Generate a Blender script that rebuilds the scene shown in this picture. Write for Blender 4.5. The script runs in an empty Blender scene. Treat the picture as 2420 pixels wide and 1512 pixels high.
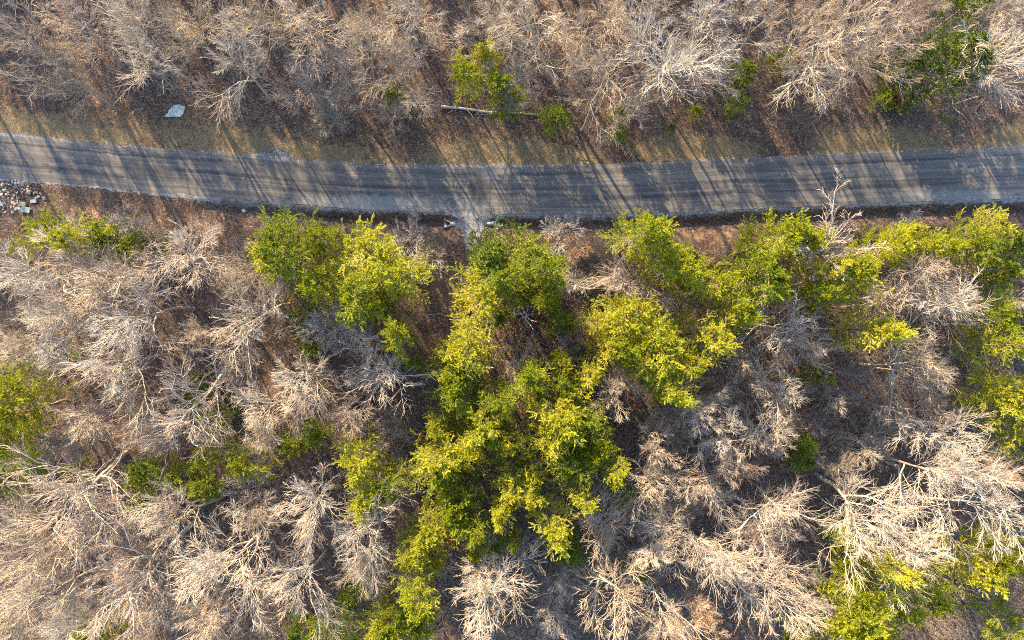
import bpy, math, random
import numpy as np
from mathutils import Vector

scene = bpy.context.scene
C = scene.collection
R = math.radians
H_CAM = 90.0
MPP = 133.0/2419.0                     # metres on the ground for one unit of the survey sheet (2419 x 1512)

# ------------------------------------------------------------------ camera
cam_d = bpy.data.cameras.new('camera')
cam = bpy.data.objects.new('camera', cam_d); C.objects.link(cam)
cam.location = (0, 0, H_CAM); cam.rotation_euler = (0, 0, 0)
cam_d.sensor_width = 36.0
cam_d.lens = 18.0/(66.5/H_CAM)
cam_d.clip_end = 6000
scene.camera = cam
scene.cycles.filter_width = 1.0
scene.cycles.use_denoising = False

# ------------------------------------------------------------------ sky, sun, exposure
SUN_EL, SUN_AZ = 21.5, -29.0           # azimuth clockwise from +Y
w = bpy.data.worlds.new('World'); scene.world = w; w.use_nodes = True
nt = w.node_tree; nt.nodes.clear()
sky = nt.nodes.new('ShaderNodeTexSky'); sky.sky_type = 'NISHITA'; sky.sun_disc = False
sky.sun_elevation = R(SUN_EL); sky.sun_rotation = R(SUN_AZ % 360)
bg = nt.nodes.new('ShaderNodeBackground'); bg.inputs['Strength'].default_value = 0.15
wo = nt.nodes.new('ShaderNodeOutputWorld')
nt.links.new(sky.outputs[0], bg.inputs[0]); nt.links.new(bg.outputs[0], wo.inputs[0])
sd = bpy.data.lights.new('sun', 'SUN'); sd.energy = 5.0; sd.angle = R(0.5); sd.color = (1.0, 0.765, 0.45)
sun = bpy.data.objects.new('sun', sd); C.objects.link(sun)
sv = Vector((math.sin(R(SUN_AZ))*math.cos(R(SUN_EL)), math.cos(R(SUN_AZ))*math.cos(R(SUN_EL)), math.sin(R(SUN_EL))))
sun.rotation_euler = sv.to_track_quat('Z', 'Y').to_euler()
sun.location = sv*150
vs = scene.view_settings
vs.view_transform = 'Standard'; vs.look = 'None'; vs.gamma = 1.0; vs.exposure = 2.28

rng = np.random.default_rng(7)
random.seed(7)

# ------------------------------------------------------------------ helpers
def link(o):
    C.objects.link(o); return o

def tag(o, label=None, cat=None, group=None, kind=None):
    if label: o['label'] = label
    if cat: o['category'] = cat
    if group: o['group'] = group
    if kind: o['kind'] = kind
    return o

def mesh_from(name, V, F, mat=None, smooth=False, uv=None):
    """V (n,3), F (m,k) with k constant"""
    V = np.asarray(V, dtype=np.float32); F = np.asarray(F, dtype=np.int32)
    m, k = F.shape
    me = bpy.data.meshes.new(name)
    me.vertices.add(len(V)); me.vertices.foreach_set('co', V.ravel())
    me.loops.add(m*k); me.loops.foreach_set('vertex_index', F.ravel())
    me.polygons.add(m); me.polygons.foreach_set('loop_start', np.arange(0, m*k, k, dtype=np.int32))
    if smooth: me.polygons.foreach_set('use_smooth', np.ones(m, dtype=bool))
    if uv is not None:
        l = me.uv_layers.new(name='UVMap'); l.data.foreach_set('uv', np.asarray(uv, dtype=np.float32)[F.ravel()].ravel())
    me.update(calc_edges=True); me.validate()
    if mat: me.materials.append(mat)
    return me

def obj(name, me, parent=None):
    o = bpy.data.objects.new(name, me)
    if parent is not None: o.parent = parent
    return link(o)

def empty(name, loc):
    o = bpy.data.objects.new(name, None); o.location = loc; o.empty_display_size = 0.3
    return link(o)

def nrm(a):
    return a/np.maximum(np.linalg.norm(a, axis=-1, keepdims=True), 1e-9)

def tubes(P, Rd, sides=3):
    """P (n,k,3) polylines, Rd (n,k) radii -> V, F(quads)"""
    n, k, _ = P.shape
    T = np.empty_like(P); T[:, :-1] = P[:, 1:]-P[:, :-1]; T[:, -1] = T[:, -2]; T = nrm(T)
    ref = np.where(np.abs(T[:, :1, 2:3]) > 0.8, np.array([1., 0, 0]), np.array([0, 0, 1.]))
    U = nrm(np.cross(T, np.broadcast_to(ref, T.shape))); W = np.cross(T, U)
    a = np.arange(sides)*2*np.pi/sides
    V = P[:, :, None, :]+Rd[:, :, None, None]*(np.cos(a)[None, None, :, None]*U[:, :, None, :]+np.sin(a)[None, None, :, None]*W[:, :, None, :])
    idx = np.arange(n*k*sides).reshape(n, k, sides)
    A = idx[:, :-1, :]; B = np.roll(A, -1, axis=2); D = idx[:, 1:, :]; E = np.roll(D, -1, axis=2)
    F = np.stack([A, B, E, D], axis=-1).reshape(-1, 4)
    return V.reshape(-1, 3), F

def join(parts):
    Vs, Fs, o = [], [], 0
    for V, F in parts:
        Vs.append(V); Fs.append(F+o); o += len(V)
    return np.concatenate(Vs), np.concatenate(Fs)

def grow(P0, D0, L, r0, K, jit, up, taper, rg):
    """grow n polylines; up = tropism vector"""
    n = len(P0)
    P = np.empty((n, K+1, 3)); P[:, 0] = P0
    d = nrm(D0.copy())
    for i in range(K):
        d = nrm(d+rg.normal(0, jit, (n, 3))+up)
        P[:, i+1] = P[:, i]+d*(L/K)[:, None]
    t = np.linspace(0, 1, K+1)
    Rd = r0[:, None]*(1-(1-taper)*t[None, :])
    return P, Rd

def kids(P, Rd, L, m, ang, tr, lr, rr, rg, lmin=0.0):
    """m children from every polyline"""
    n, k, _ = P.shape
    t = tr[0]+(tr[1]-tr[0])*((np.arange(m)[None, :]+rg.random((n, m)))/m)
    f = t*(k-1); i = np.minimum(f.astype(int), k-2); fr = (f-i)[..., None]
    ii = np.arange(n)[:, None]
    p = P[ii, i]*(1-fr)+P[ii, i+1]*fr
    T = nrm(P[ii, i+1]-P[ii, i])
    q = rg.normal(0, 1, T.shape); q = nrm(q-(q*T).sum(-1, keepdims=True)*T)
    a = rg.uniform(ang[0], ang[1], (n, m))[..., None]
    d = T*np.cos(a)+q*np.sin(a)
    l = L[:, None]*rg.uniform(lr[0], lr[1], (n, m))*(1.15-0.6*t)
    r = (Rd[ii, i]*(1-fr[..., 0])+Rd[ii, i+1]*fr[..., 0])*rr
    s = l > lmin
    return p[s], d[s], l[s], r[s]

# ------------------------------------------------------------------ materials
def mat_new(name):
    m = bpy.data.materials.new(name); m.use_nodes = True
    t = m.node_tree; t.nodes.clear()
    out = t.nodes.new('ShaderNodeOutputMaterial')
    b = t.nodes.new('ShaderNodeBsdfPrincipled'); t.links.new(b.outputs[0], out.inputs[0])
    b.inputs['Roughness'].default_value = 0.85
    b.inputs['Specular IOR Level'].default_value = 0.2
    return m, t, b, out

class N:
    """small node-building helper"""
    def __init__(s, t): s.t = t
    def node(s, ty, **kw):
        n = s.t.nodes.new(ty)
        for k, v in kw.items(): setattr(n, k, v)
        return n
    def ln(s, a, b): s.t.links.new(a, b)
    def coord(s, out='Object'): return s.node('ShaderNodeTexCoord').outputs[out]
    def noise(s, co, scale, detail=4, rough=0.55, col=False):
        n = s.node('ShaderNodeTexNoise'); n.inputs['Scale'].default_value = scale
        n.inputs['Detail'].default_value = detail; n.inputs['Roughness'].default_value = rough
        s.ln(co, n.inputs['Vector']); return n.outputs['Color' if col else 'Fac']
    def vor(s, co, scale, out='Color', feat='F1'):
        n = s.node('ShaderNodeTexVoronoi'); n.feature = feat; n.inputs['Scale'].default_value = scale
        s.ln(co, n.inputs['Vector']); return n.outputs[out]
    def ramp(s, f, stops, interp='LINEAR'):
        n = s.node('ShaderNodeValToRGB'); n.color_ramp.interpolation = interp
        e = n.color_ramp.elements
        while len(e) < len(stops): e.new(0.5)
        for x, (p, c) in zip(e, stops):
            x.position = p; x.color = (*c, 1) if len(c) == 3 else c
        s.ln(f, n.inputs[0]); return n.outputs[0]
    def mix(s, f, a, b, mode='MIX'):
        n = s.node('ShaderNodeMix', data_type='RGBA', blend_type=mode)
        for v, sk in ((f, n.inputs[0]), (a, n.inputs[6]), (b, n.inputs[7])):
            if isinstance(v, (int, float)): sk.default_value = v
            elif isinstance(v, tuple): sk.default_value = (*v, 1)
            else: s.ln(v, sk)
        return n.outputs[2]
    def math(s, op, a, b=None, c=None, clamp=False):
        n = s.node('ShaderNodeMath', operation=op); n.use_clamp = clamp
        for i, v in enumerate((a, b, c)):
            if v is None: continue
            if isinstance(v, (int, float)): n.inputs[i].default_value = v
            else: s.ln(v, n.inputs[i])
        return n.outputs[0]
    def smooth(s, v, a, b):
        n = s.node('ShaderNodeMapRange', interpolation_type='SMOOTHSTEP')
        n.inputs['From Min'].default_value = a; n.inputs['From Max'].default_value = b
        s.ln(v, n.inputs['Value']); return n.outputs[0]
    def bump(s, h, strength, dist, b):
        n = s.node('ShaderNodeBump'); n.inputs['Strength'].default_value = strength; n.inputs['Distance'].default_value = dist
        s.ln(h, n.inputs['Height']); s.ln(n.outputs[0], b.inputs['Normal'])

def wood_mat(name, c1, c2, c3):
    m, t, b, o = mat_new(name); n = N(t)
    co = n.coord()
    oi = n.node('ShaderNodeObjectInfo').outputs['Random']
    base = n.mix(n.ramp(n.noise(co, 1.1, 5), [(0.3, (0, 0, 0)), (0.7, (1, 1, 1))]), c1, c2)
    base = n.mix(n.math('MULTIPLY', oi, 0.55), base, c3)
    base = n.mix(1.0, base, n.ramp(n.math('FRACT', n.math('MULTIPLY', oi, 7.31)), [(0.0, (0.72, 0.62, 0.60)), (0.3, (1.05, 0.97, 0.88)), (0.5, (0.90, 0.80, 0.66)), (0.72, (0.98, 1.0, 1.04)), (1.0, (1.18, 1.12, 1.02))]), 'MULTIPLY')
    spots = n.ramp(n.noise(co, 9, 3), [(0.45, (0.62, 0.62, 0.62)), (0.62, (1, 1, 1))])
    base = n.mix(1.0, base, spots, 'MULTIPLY')
    n.ln(base, b.inputs['Base Color'])
    n.bump(n.noise(co, 14, 3), 0.4, 0.03, b)
    return m

def leaf_mat(name, stops, trans=0.3, vary=0.5):
    m, t, b, o = mat_new(name); n = N(t)
    isl = n.node('ShaderNodeNewGeometry').outputs['Random Per Island']
    oi = n.node('ShaderNodeObjectInfo').outputs['Random']
    co = n.coord()
    f = n.math('ADD', n.math('MULTIPLY', isl, 0.55), n.math('MULTIPLY', n.noise(co, 0.55, 2), 0.55))
    f = n.math('ADD', f, n.math('MULTIPLY', n.math('SUBTRACT', oi, 0.5), vary), clamp=True)
    col = n.ramp(f, stops)
    n.ln(col, b.inputs['Base Color']); b.inputs['Roughness'].default_value = 0.6
    tr = n.node('ShaderNodeBsdfTranslucent'); n.ln(col, tr.inputs[0])
    ms = n.node('ShaderNodeMixShader'); ms.inputs[0].default_value = trans
    n.ln(b.outputs[0], ms.inputs[1]); n.ln(tr.outputs[0], ms.inputs[2]); n.ln(ms.outputs[0], o.inputs[0])
    return m

M_LIMB = wood_mat('pale_bark', (0.50, 0.46, 0.40), (0.64, 0.60, 0.53), (0.36, 0.32, 0.27))
M_TWIG = wood_mat('twig_bark', (0.45, 0.395, 0.335), (0.55, 0.50, 0.44), (0.31, 0.25, 0.215))
M_TAN = wood_mat('tan_bark', (0.42, 0.37, 0.31), (0.52, 0.47, 0.41), (0.30, 0.25, 0.21))
M_GREY = wood_mat('grey_bark', (0.33, 0.30, 0.28), (0.44, 0.41, 0.385), (0.27, 0.235, 0.21))
M_PTRUNK = wood_mat('pine_bark', (0.26, 0.21, 0.16), (0.36, 0.31, 0.25), (0.22, 0.17, 0.13))
M_DEAD = wood_mat('dead_wood', (0.48, 0.45, 0.41), (0.62, 0.60, 0.56), (0.44, 0.42, 0.40))
M_PINE = leaf_mat('pine_needles', [(0.10, (0.075, 0.125, 0.010)), (0.40, (0.225, 0.28, 0.012)), (0.72, (0.42, 0.415, 0.018)), (1.0, (0.56, 0.52, 0.08))], trans=.40)
M_CEDAR = leaf_mat('cedar_needles', [(0.10, (0.060, 0.095, 0.016)), (0.5, (0.18, 0.24, 0.026)), (0.85, (0.31, 0.35, 0.04)), (1.0, (0.22, 0.21, 0.04))])
M_SHRUB = leaf_mat('shrub_leaves', [(0.10, (0.09, 0.12, 0.016)), (0.5, (0.21, 0.26, 0.026)), (0.85, (0.34, 0.37, 0.035)), (1.0, (0.28, 0.25, 0.06))])
M_RUST = leaf_mat('rusty_leaves', [(0.10, (0.13, 0.045, 0.016)), (0.5, (0.27, 0.105, 0.035)), (1.0, (0.38, 0.19, 0.09))], vary=0.2)
M_RED = leaf_mat('red_leaves', [(0.10, (0.17, 0.03, 0.010)), (0.6, (0.34, 0.07, 0.018)), (1.0, (0.42, 0.13, 0.03))], vary=0.1)

# ------------------------------------------------------------------ road line (survey sheet units -> metres)
def sx(px): return (px-1209.5)*MPP
def sy(py): return (756.0-py)*MPP
TOP = [(-700, 250), (-300, 300), (0, 319), (160, 334), (280, 346), (427, 357), (567, 367), (667, 381), (806, 388), (1000, 393), (1200, 395), (1306, 394), (1473, 388), (1613, 383), (1813, 373), (2013, 364), (2200, 357), (2419, 348), (2800, 330), (3200, 305)]
BOT = [(-700, 352), (-300, 402), (0, 422), (217, 440), (400, 458), (633, 474), (806, 493), (1000, 501), (1200, 505), (1400, 507), (1613, 502), (1813, 491), (2013, 483), (2200, 475), (2419, 468), (2800, 452), (3200, 428)]
xs = np.arange(-700, 3201, 8.0)
def smooth_line(pts):
    a = np.interp(xs, [p[0] for p in pts], [p[1] for p in pts])
    k = np.ones(21)/21; ap = np.concatenate([np.full(10, 0.)+a[0], a, np.full(10, 0.)+a[-1]])
    s = np.convolve(ap, k, 'valid'); s[:10] = a[:10]; s[-10:] = a[-10:]; return s
RX = sx(xs); RT = sy(smooth_line(TOP)); RB = sy(smooth_line(BOT))
def road_edges(x):
    """top and bottom edge y at x, metres"""
    return np.interp(x, RX, RT), np.interp(x, RX, RB)

def fbm(x, y, s, seed):
    """cheap smooth pseudo-noise"""
    r = np.random.default_rng(seed); v = 0.; a = 1.
    for o in range(4):
        for _ in range(3):
            th = r.uniform(0, 6.28); ph = r.uniform(0, 6.28); f = s*(1.9**o)*r.uniform(.8, 1.2)
            v = v+a*np.sin((x*np.cos(th)+y*np.sin(th))*f+ph+0.8*np.sin((x*np.sin(th)-y*np.cos(th))*f*0.7+ph))
        a *= 0.5
    return v/4.5

def ground_z(x, y):
    t, b = road_edges(x)
    dn = y-t; ds = b-y                                   # distance above / below the road
    away = np.clip(np.maximum(dn, ds)/4.0, 0, 1)
    z = 0.16*fbm(x, y, 0.35, 3)*away+0.6*fbm(x, y, 0.05, 5)*np.clip(np.maximum(dn, ds)/20.0, 0, 1)
    apron = np.exp(-((x-sx(1112))/3.0)**4)
    ditch = -0.85*np.exp(-((ds-1.55)/0.85)**2)*(1-0.93*apron)*np.clip((x-sx(430))/6.0, 0, 1)
    bank = 0.35*np.clip((ds-2.6)/1.4, 0, 1)*np.exp(-np.clip(ds-4, 0, 99)/8)
    edge = 0.06*np.clip(1-np.maximum(dn, ds)/1.2, 0, 1)
    return z+ditch+bank+edge-0.03

# ------------------------------------------------------------------ ground
gx = np.concatenate([-np.geomspace(90, 2500, 26)[::-1], np.arange(-89.5, 89.6, 0.4), np.geomspace(90, 2500, 26)])
gy = np.concatenate([-np.geomspace(62, 2500, 28)[::-1], np.arange(-61.5, 61.6, 0.35), np.geomspace(62, 2500, 28)])
GX, GY = np.meshgrid(gx, gy)
GZ = ground_z(GX, GY)
nx, ny = len(gx), len(gy)
ii = np.arange(nx*ny).reshape(ny, nx)
F = np.stack([ii[:-1, :-1], ii[:-1, 1:], ii[1:, 1:], ii[1:, :-1]], -1).reshape(-1, 4)
t_, b_ = road_edges(GX)
grass = (np.exp(-np.clip(GY-t_-1.8, 0, 99)/2.6)*(GY > t_)*np.clip(0.74+0.8*fbm(GX, GY, 0.22, 11), 0.05, 1)
         + np.exp(-((b_-GY-0.4)/1.0)**2)*0.30*(GY < b_)
         + np.exp(-((b_-GY-4.6)/1.6)**2)*0.35*(GX < sx(600))*(GX > sx(330)))
bare = np.exp(-((b_-GY-4.0)/1.7)**2)*(GX > sx(1170))*(GX < sx(1800))*1.0
gm, t, b, o = mat_new('forest_floor'); n = N(t)
co = n.coord()
l1 = n.vor(co, 5.5); l2 = n.vor(co, 9.0)
sep = n.node('ShaderNodeSeparateColor'); n.ln(l1, sep.inputs[0])
sep2 = n.node('ShaderNodeSeparateColor'); n.ln(l2, sep2.inputs[0])
leafc = n.ramp(sep.outputs[0], [(0.0, (0.040, 0.027, 0.022)), (0.35, (0.075, 0.049, 0.038)), (0.65, (0.110, 0.075, 0.057)), (0.85, (0.19, 0.135, 0.105)), (1.0, (0.36, 0.27, 0.21))])
leafc2 = n.ramp(sep2.outputs[1], [(0.0, (0.045, 0.031, 0.025)), (0.5, (0.090, 0.060, 0.046)), (0.9, (0.17, 0.12, 0.092)), (1.0, (0.38, 0.29, 0.23))])
litter = n.mix(0.5, leafc, leafc2)
patch = n.ramp(n.noise(co, 0.16, 5), [(0.35, (0.60, 0.56, 0.60)), (0.5, (0.82, 0.80, 0.80)), (0.66, (1.15, 1.0, 0.85))])
litter = n.mix(1.0, litter, patch, 'MULTIPLY')
red = n.smooth(n.noise(co, 0.5, 4), 0.60, 0.70)
litter = n.mix(n.math('MULTIPLY', red, 0.35), litter, (0.17, 0.065, 0.045))
at = n.node('ShaderNodeAttribute', attribute_name='grass')
gr = n.smooth(n.math('ADD', at.outputs['Fac'], n.math('MULTIPLY', n.math('SUBTRACT', n.noise(co, 1.3, 6, 0.7), 0.5), 1.4)), 0.25, 0.75)
grc = n.ramp(n.noise(co, 7, 5, 0.7), [(0.3, (0.13, 0.092, 0.050)), (0.5, (0.225, 0.165, 0.088)), (0.62, (0.33, 0.25, 0.135)), (0.75, (0.42, 0.33, 0.20))])
grg = n.smooth(n.noise(co, 0.7, 3), 0.5, 0.66)
grc = n.mix(n.math('MULTIPLY', grg, 0.22), grc, (0.085, 0.105, 0.045))
c = n.mix(n.math('MULTIPLY', gr, 0.72), litter, grc)
at2 = n.node('ShaderNodeAttribute', attribute_name='bare')
br = n.smooth(n.math('ADD', at2.outputs['Fac'], n.math('MULTIPLY', n.math('SUBTRACT', n.noise(co, 1.0, 5), 0.5), 1.2)), 0.35, 0.8)
c = n.mix(n.math('MULTIPLY', br, 0.8), c, (0.22, 0.135, 0.08))
n.ln(c, b.inputs['Base Color']); b.inputs['Roughness'].default_value = 0.95
hh = n.math('ADD', n.math('MULTIPLY', sep.outputs[1], 0.6), n.math('MULTIPLY', n.noise(co, 3.0, 5, 0.7), 1.4))
n.bump(hh, 0.75, 0.10, b)
me = mesh_from('ground', np.stack([GX, GY, GZ], -1).reshape(-1, 3), F, gm, smooth=True)
for nm_, ar in (('grass', grass), ('bare', bare)):
    a_ = me.attributes.new(nm_, 'FLOAT', 'POINT'); a_.data.foreach_set('value', ar.ravel().astype(np.float32))
tag(obj('ground', me), kind='structure')

# ------------------------------------------------------------------ road
def strip(name, top_f, bot_f, x0, x1, dx, nv, z_f, mat):
    X = np.arange(x0, x1, dx); V = []; UV = []
    for j in range(nv):
        f = j/(nv-1)
        Y = top_f(X)*(1-f)+bot_f(X)*f
        V.append(np.stack([X, Y, z_f(X, Y, f)], -1)); UV.append(np.stack([X, np.full_like(X, f)], -1))
    V = np.stack(V); UV = np.stack(UV)
    k = np.arange(nv*len(X)).reshape(nv, len(X))
    F = np.stack([k[1:, :-1], k[1:, 1:], k[:-1, 1:], k[:-1, :-1]], -1).reshape(-1, 4)
    return mesh_from(name, V.reshape(-1, 3), F, mat, smooth=True, uv=UV.reshape(-1, 2))

am, t, b, o = mat_new('worn_asphalt'); n = N(t)
uv = n.node('ShaderNodeUVMap').outputs[0]; co = n.coord()
sp = n.node('ShaderNodeSeparateXYZ'); n.ln(uv, sp.inputs[0])
u, v = sp.outputs[0], sp.outputs[1]
wob = n.math('MULTIPLY', n.math('SUBTRACT', n.noise(co, 0.08, 2), 0.5), 0.10)
vv = n.math('ADD', v, wob)
mp = n.node('ShaderNodeMapping'); mp.inputs['Scale'].default_value = (0.05, 9, 1); n.ln(uv, mp.inputs[0])
streak = n.noise(mp.outputs[0], 1.6, 6, 0.65)
mp2 = n.node('ShaderNodeMapping'); mp2.inputs['Scale'].default_value = (0.22, 30, 1); n.ln(uv, mp2.inputs[0])
fine = n.noise(mp2.outputs[0], 1.2, 5, 0.7)
speck = n.noise(co, 22, 3, 0.8)
base = n.ramp(speck, [(0.32, (0.068, 0.065, 0.064)), (0.5, (0.104, 0.098, 0.094)), (0.7, (0.170, 0.158, 0.148))])
base = n.mix(1.0, base, n.ramp(streak, [(0.32, (0.60, 0.60, 0.64)), (0.5, (1.02, 1.02, 1.02)), (0.68, (1.55, 1.5, 1.45))]), 'MULTIPLY')
base = n.mix(1.0, base, n.ramp(fine, [(0.3, (0.82, 0.82, 0.83)), (0.7, (1.15, 1.14, 1.12))]), 'MULTIPLY')
def band(c0, wd):
    d = n.math('ABSOLUTE', n.math('SUBTRACT', vv, c0))
    return n.math('SUBTRACT', 1.0, n.smooth(d, wd*0.3, wd))
tr = n.math('ADD', n.math('ADD', band(0.16, 0.06), band(0.46, 0.07)), n.math('ADD', band(0.66, 0.08), n.math('MULTIPLY', band(0.56, 0.04), 0.7)), clamp=True)
tr = n.math('MULTIPLY', tr, n.smooth(n.noise(mp.outputs[0], 0.9, 4), 0.35, 0.6))
base = n.mix(n.math('MULTIPLY', tr, 0.78), base, (0.040, 0.041, 0.050))
# pale gravel dust along the lower half near the entrance, and a dark damp patch
def blob(cx, cy, rx, ry):
    s = n.node('ShaderNodeSeparateXYZ'); n.ln(co, s.inputs[0])
    a = n.math('POWER', n.math('DIVIDE', n.math('SUBTRACT', s.outputs[0], cx), rx), 2.0)
    c_ = n.math('POWER', n.math('DIVIDE', n.math('SUBTRACT', s.outputs[1], cy), ry), 2.0)
    return n.math('SQRT', n.math('ADD', a, c_))
wr = n.math('MULTIPLY', n.math('SUBTRACT', n.noise(co, 0.7, 5, 0.65), 0.5), 1.5)
d1 = n.math('SUBTRACT', 1.0, n.smooth(n.math('ADD', blob(sx(870), sy(487), 12.5, 1.7), wr), 0.45, 1.15))
d2 = n.math('SUBTRACT', 1.0, n.smooth(n.math('ADD', blob(sx(1115), sy(500), 3.6, 1.5), wr), 0.5, 1.1))
d3 = n.math('SUBTRACT', 1.0, n.smooth(n.math('ADD', blob(sx(2270), sy(462), 11, 0.9), wr), 0.45, 1.1))
d4 = n.math('SUBTRACT', 1.0, n.smooth(n.math('ADD', blob(sx(1165), sy(408), 2.6, 1.6), wr), 0.3, 1.0))
dust = n.math('ADD', n.math('ADD', d1, d2), n.math('ADD', n.math('MULTIPLY', d3, 0.7), n.math('MULTIPLY', d4, 0.55)), clamp=True)
base = n.mix(n.math('MULTIPLY', dust, 0.60), base, (0.22, 0.225, 0.225))
dk = n.math('SUBTRACT', 1.0, n.smooth(n.math('ADD', blob(sx(1132), sy(452), 1.5, 2.6), wr), 0.35, 1.05))
base = n.mix(n.math('MULTIPLY', dk, 0.65), base, (0.035, 0.036, 0.045))
edge = n.math('MINIMUM', v, n.math('SUBTRACT', 1.0, v))
eg = n.math('SUBTRACT', 1.0, n.smooth(n.math('ADD', edge, n.math('MULTIPLY', n.math('SUBTRACT', n.noise(co, 2.0, 5, 0.7), 0.5), 0.10)), 0.0, 0.06))
base = n.mix(n.math('MULTIPLY', eg, 0.30), base, (0.16, 0.145, 0.13))
n.ln(base, b.inputs['Base Color']); b.inputs['Roughness'].default_value = 0.9
n.bump(speck, 0.35, 0.02, b)
def rj(X, s, amp=0.10): return amp*fbm(X, X*0+s, 2.2, s)+amp*0.7*fbm(X, X*0+s, 7.0, s+1)
topf = lambda X: np.interp(X, RX, RT)+rj(X, 3)
botf = lambda X: np.interp(X, RX, RB)+rj(X, 9)
me = strip('road', topf, botf, -100, 105, 0.2, 12, lambda X, Y, f: 0.075+0.06*(1-(2*f-1)**2)+0*X, am)
tag(obj('road', me), kind='structure')

# gravel shoulders, ragged
sm, t, b, o = mat_new('roadside_gravel'); n = N(t)
co = n.coord(); uv = n.node('ShaderNodeUVMap').outputs[0]
sp = n.node('ShaderNodeSeparateXYZ'); n.ln(uv, sp.inputs[0])
gcol = n.vor(co, 14); s3 = n.node('ShaderNodeSeparateColor'); n.ln(gcol, s3.inputs[0])
gc = n.ramp(s3.outputs[0], [(0.0, (0.075, 0.062, 0.052)), (0.5, (0.14, 0.12, 0.105)), (0.85, (0.22, 0.20, 0.18)), (1.0, (0.40, 0.38, 0.35))])
gc = n.mix(n.smooth(n.noise(co, 0.9, 4), 0.42, 0.62), gc, n.mix(0.5, gc, (0.26, 0.29, 0.33)))
n.ln(gc, b.inputs['Base Color'])
n.bump(s3.outputs[1], 0.8, 0.05, b)
tn = n.node('ShaderNodeBsdfTransparent'); ms = n.node('ShaderNodeMixShader')
nz = n.math('ADD', n.math('MULTIPLY', n.math('SUBTRACT', n.noise(co, 1.4, 6, 0.75), 0.5), 2.2), n.math('MULTIPLY', n.math('SUBTRACT', n.noise(co, 14, 2, 0.6), 0.5), 0.9))
fac = n.smooth(n.math('ADD', sp.outputs[1], nz), 0.55, 0.72)
n.ln(fac, ms.inputs[0]); n.ln(b.outputs[0], ms.inputs[1]); n.ln(tn.outputs[0], ms.inputs[2]); n.ln(ms.outputs[0], o.inputs[0])
gzf = lambda X, Y, f: np.maximum(ground_z(X, Y), -2)+0.05-0.012*f
SB = [(-700, .4), (200, .55), (380, .7), (480, 1.6), (640, 1.9), (830, .8), (1000, .7), (1190, 1.0), (1400, 1.2), (1750, 1.0), (2000, .9), (3200, .8)]
me = strip('gravel_shoulder', lambda X: botf(X)+0.25, lambda X: botf(X)-np.interp(X, [sx(p[0]) for p in SB], [p[1] for p in SB]), -100, 105, 0.25, 7, gzf, sm)
tag(obj('gravel_shoulder', me), kind='structure')
ST = [(-700, .6), (0, .7), (250, .4), (560, .45), (605, 1.0), (630, 2.6), (665, 2.2), (710, .7), (900, .35), (1100, .5), (1180, .9), (1300, .3), (3200, .35)]
me = strip('gravel_shoulder', lambda X: topf(X)-0.25, lambda X: topf(X)+np.interp(X, [sx(p[0]) for p in ST], [p[1] for p in ST]), -100, 105, 0.25, 7, gzf, sm)
me.flip_normals()
tag(obj('gravel_shoulder', me), kind='structure')

# gravel apron crossing the ditch
def patch_mesh(name, outline, mat, dz=0.09, rings=8, seg=72):
    """irregular radial patch; outline = [(px,py)...] in sheet units"""
    pts = np.array([(sx(a), sy(b_)) for a, b_ in outline]); c0 = pts.mean(0)
    d = np.r_[0, np.cumsum(np.linalg.norm(np.roll(pts, -1, 0)-pts, axis=1))]
    pp = np.vstack([pts, pts[:1]]); s = np.linspace(0, d[-1], seg, endpoint=False)
    ox = np.interp(s, d, pp[:, 0]); oy = np.interp(s, d, pp[:, 1])
    V = [[c0[0], c0[1], ground_z(c0[0], c0[1])+dz]]; UV = [[0, 0]]
    for r in range(1, rings+1):
        f = r/rings
        X = c0[0]+(ox-c0[0])*f; Y = c0[1]+(oy-c0[1])*f
        Z = ground_z(X, Y)+dz-0.01*f
        V += list(np.stack([X, Y, Z], -1)); UV += [[0, max(0., f*1.1-0.35)]]*seg
    F = []
    for k in range(seg):
        F.append((0, 1+k, 1+(k+1) % seg, 0))
    tri = np.array([f[:3] for f in F]); q = []
    for r in range(rings-1):
        a = 1+r*seg
        for k in range(seg): q.append((a+k, a+seg+k, a+seg+(k+1) % seg, a+(k+1) % seg))
    me = bpy.data.meshes.new(name)
    me.from_pydata([tuple(map(float, v_)) for v_ in V], [], [tuple(map(int, x)) for x in tri]+q)
    l = me.uv_layers.new(name='UVMap')
    for lp in me.loops: l.data[lp.index].uv = UV[lp.vertex_index]
    for p in me.polygons: p.use_smooth = True
    me.materials.append(mat); me.update()
    return me
om, t, b, o = mat_new('pale_gravel'); n = N(t)
co = n.coord(); uv = n.node('ShaderNodeUVMap').outputs[0]
sp = n.node('ShaderNodeSeparateXYZ'); n.ln(uv, sp.inputs[0])
s3 = n.node('ShaderNodeSeparateColor'); n.ln(n.vor(co, 11), s3.inputs[0])
gc = n.ramp(s3.outputs[0], [(0.0, (0.10, 0.10, 0.105)), (0.5, (0.17, 0.175, 0.185)), (1.0, (0.30, 0.30, 0.31))])
gc = n.mix(n.smooth(n.noise(co, 0.8, 4), 0.48, 0.62), gc, (0.20, 0.16, 0.13))
n.ln(gc, b.inputs['Base Color']); n.bump(s3.outputs[1], 0.7, 0.05, b)
tn = n.node('ShaderNodeBsdfTransparent'); ms = n.node('ShaderNodeMixShader')
nz = n.math('MULTIPLY', n.math('SUBTRACT', n.noise(co, 1.1, 6, 0.75), 0.5), 1.3)
fac = n.smooth(n.math('ADD', sp.outputs[1], nz), 0.5, 0.72)
n.ln(fac, ms.inputs[0]); n.ln(b.outputs[0], ms.inputs[1]); n.ln(tn.outputs[0], ms.inputs[2]); n.ln(ms.outputs[0], o.inputs[0])
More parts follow.
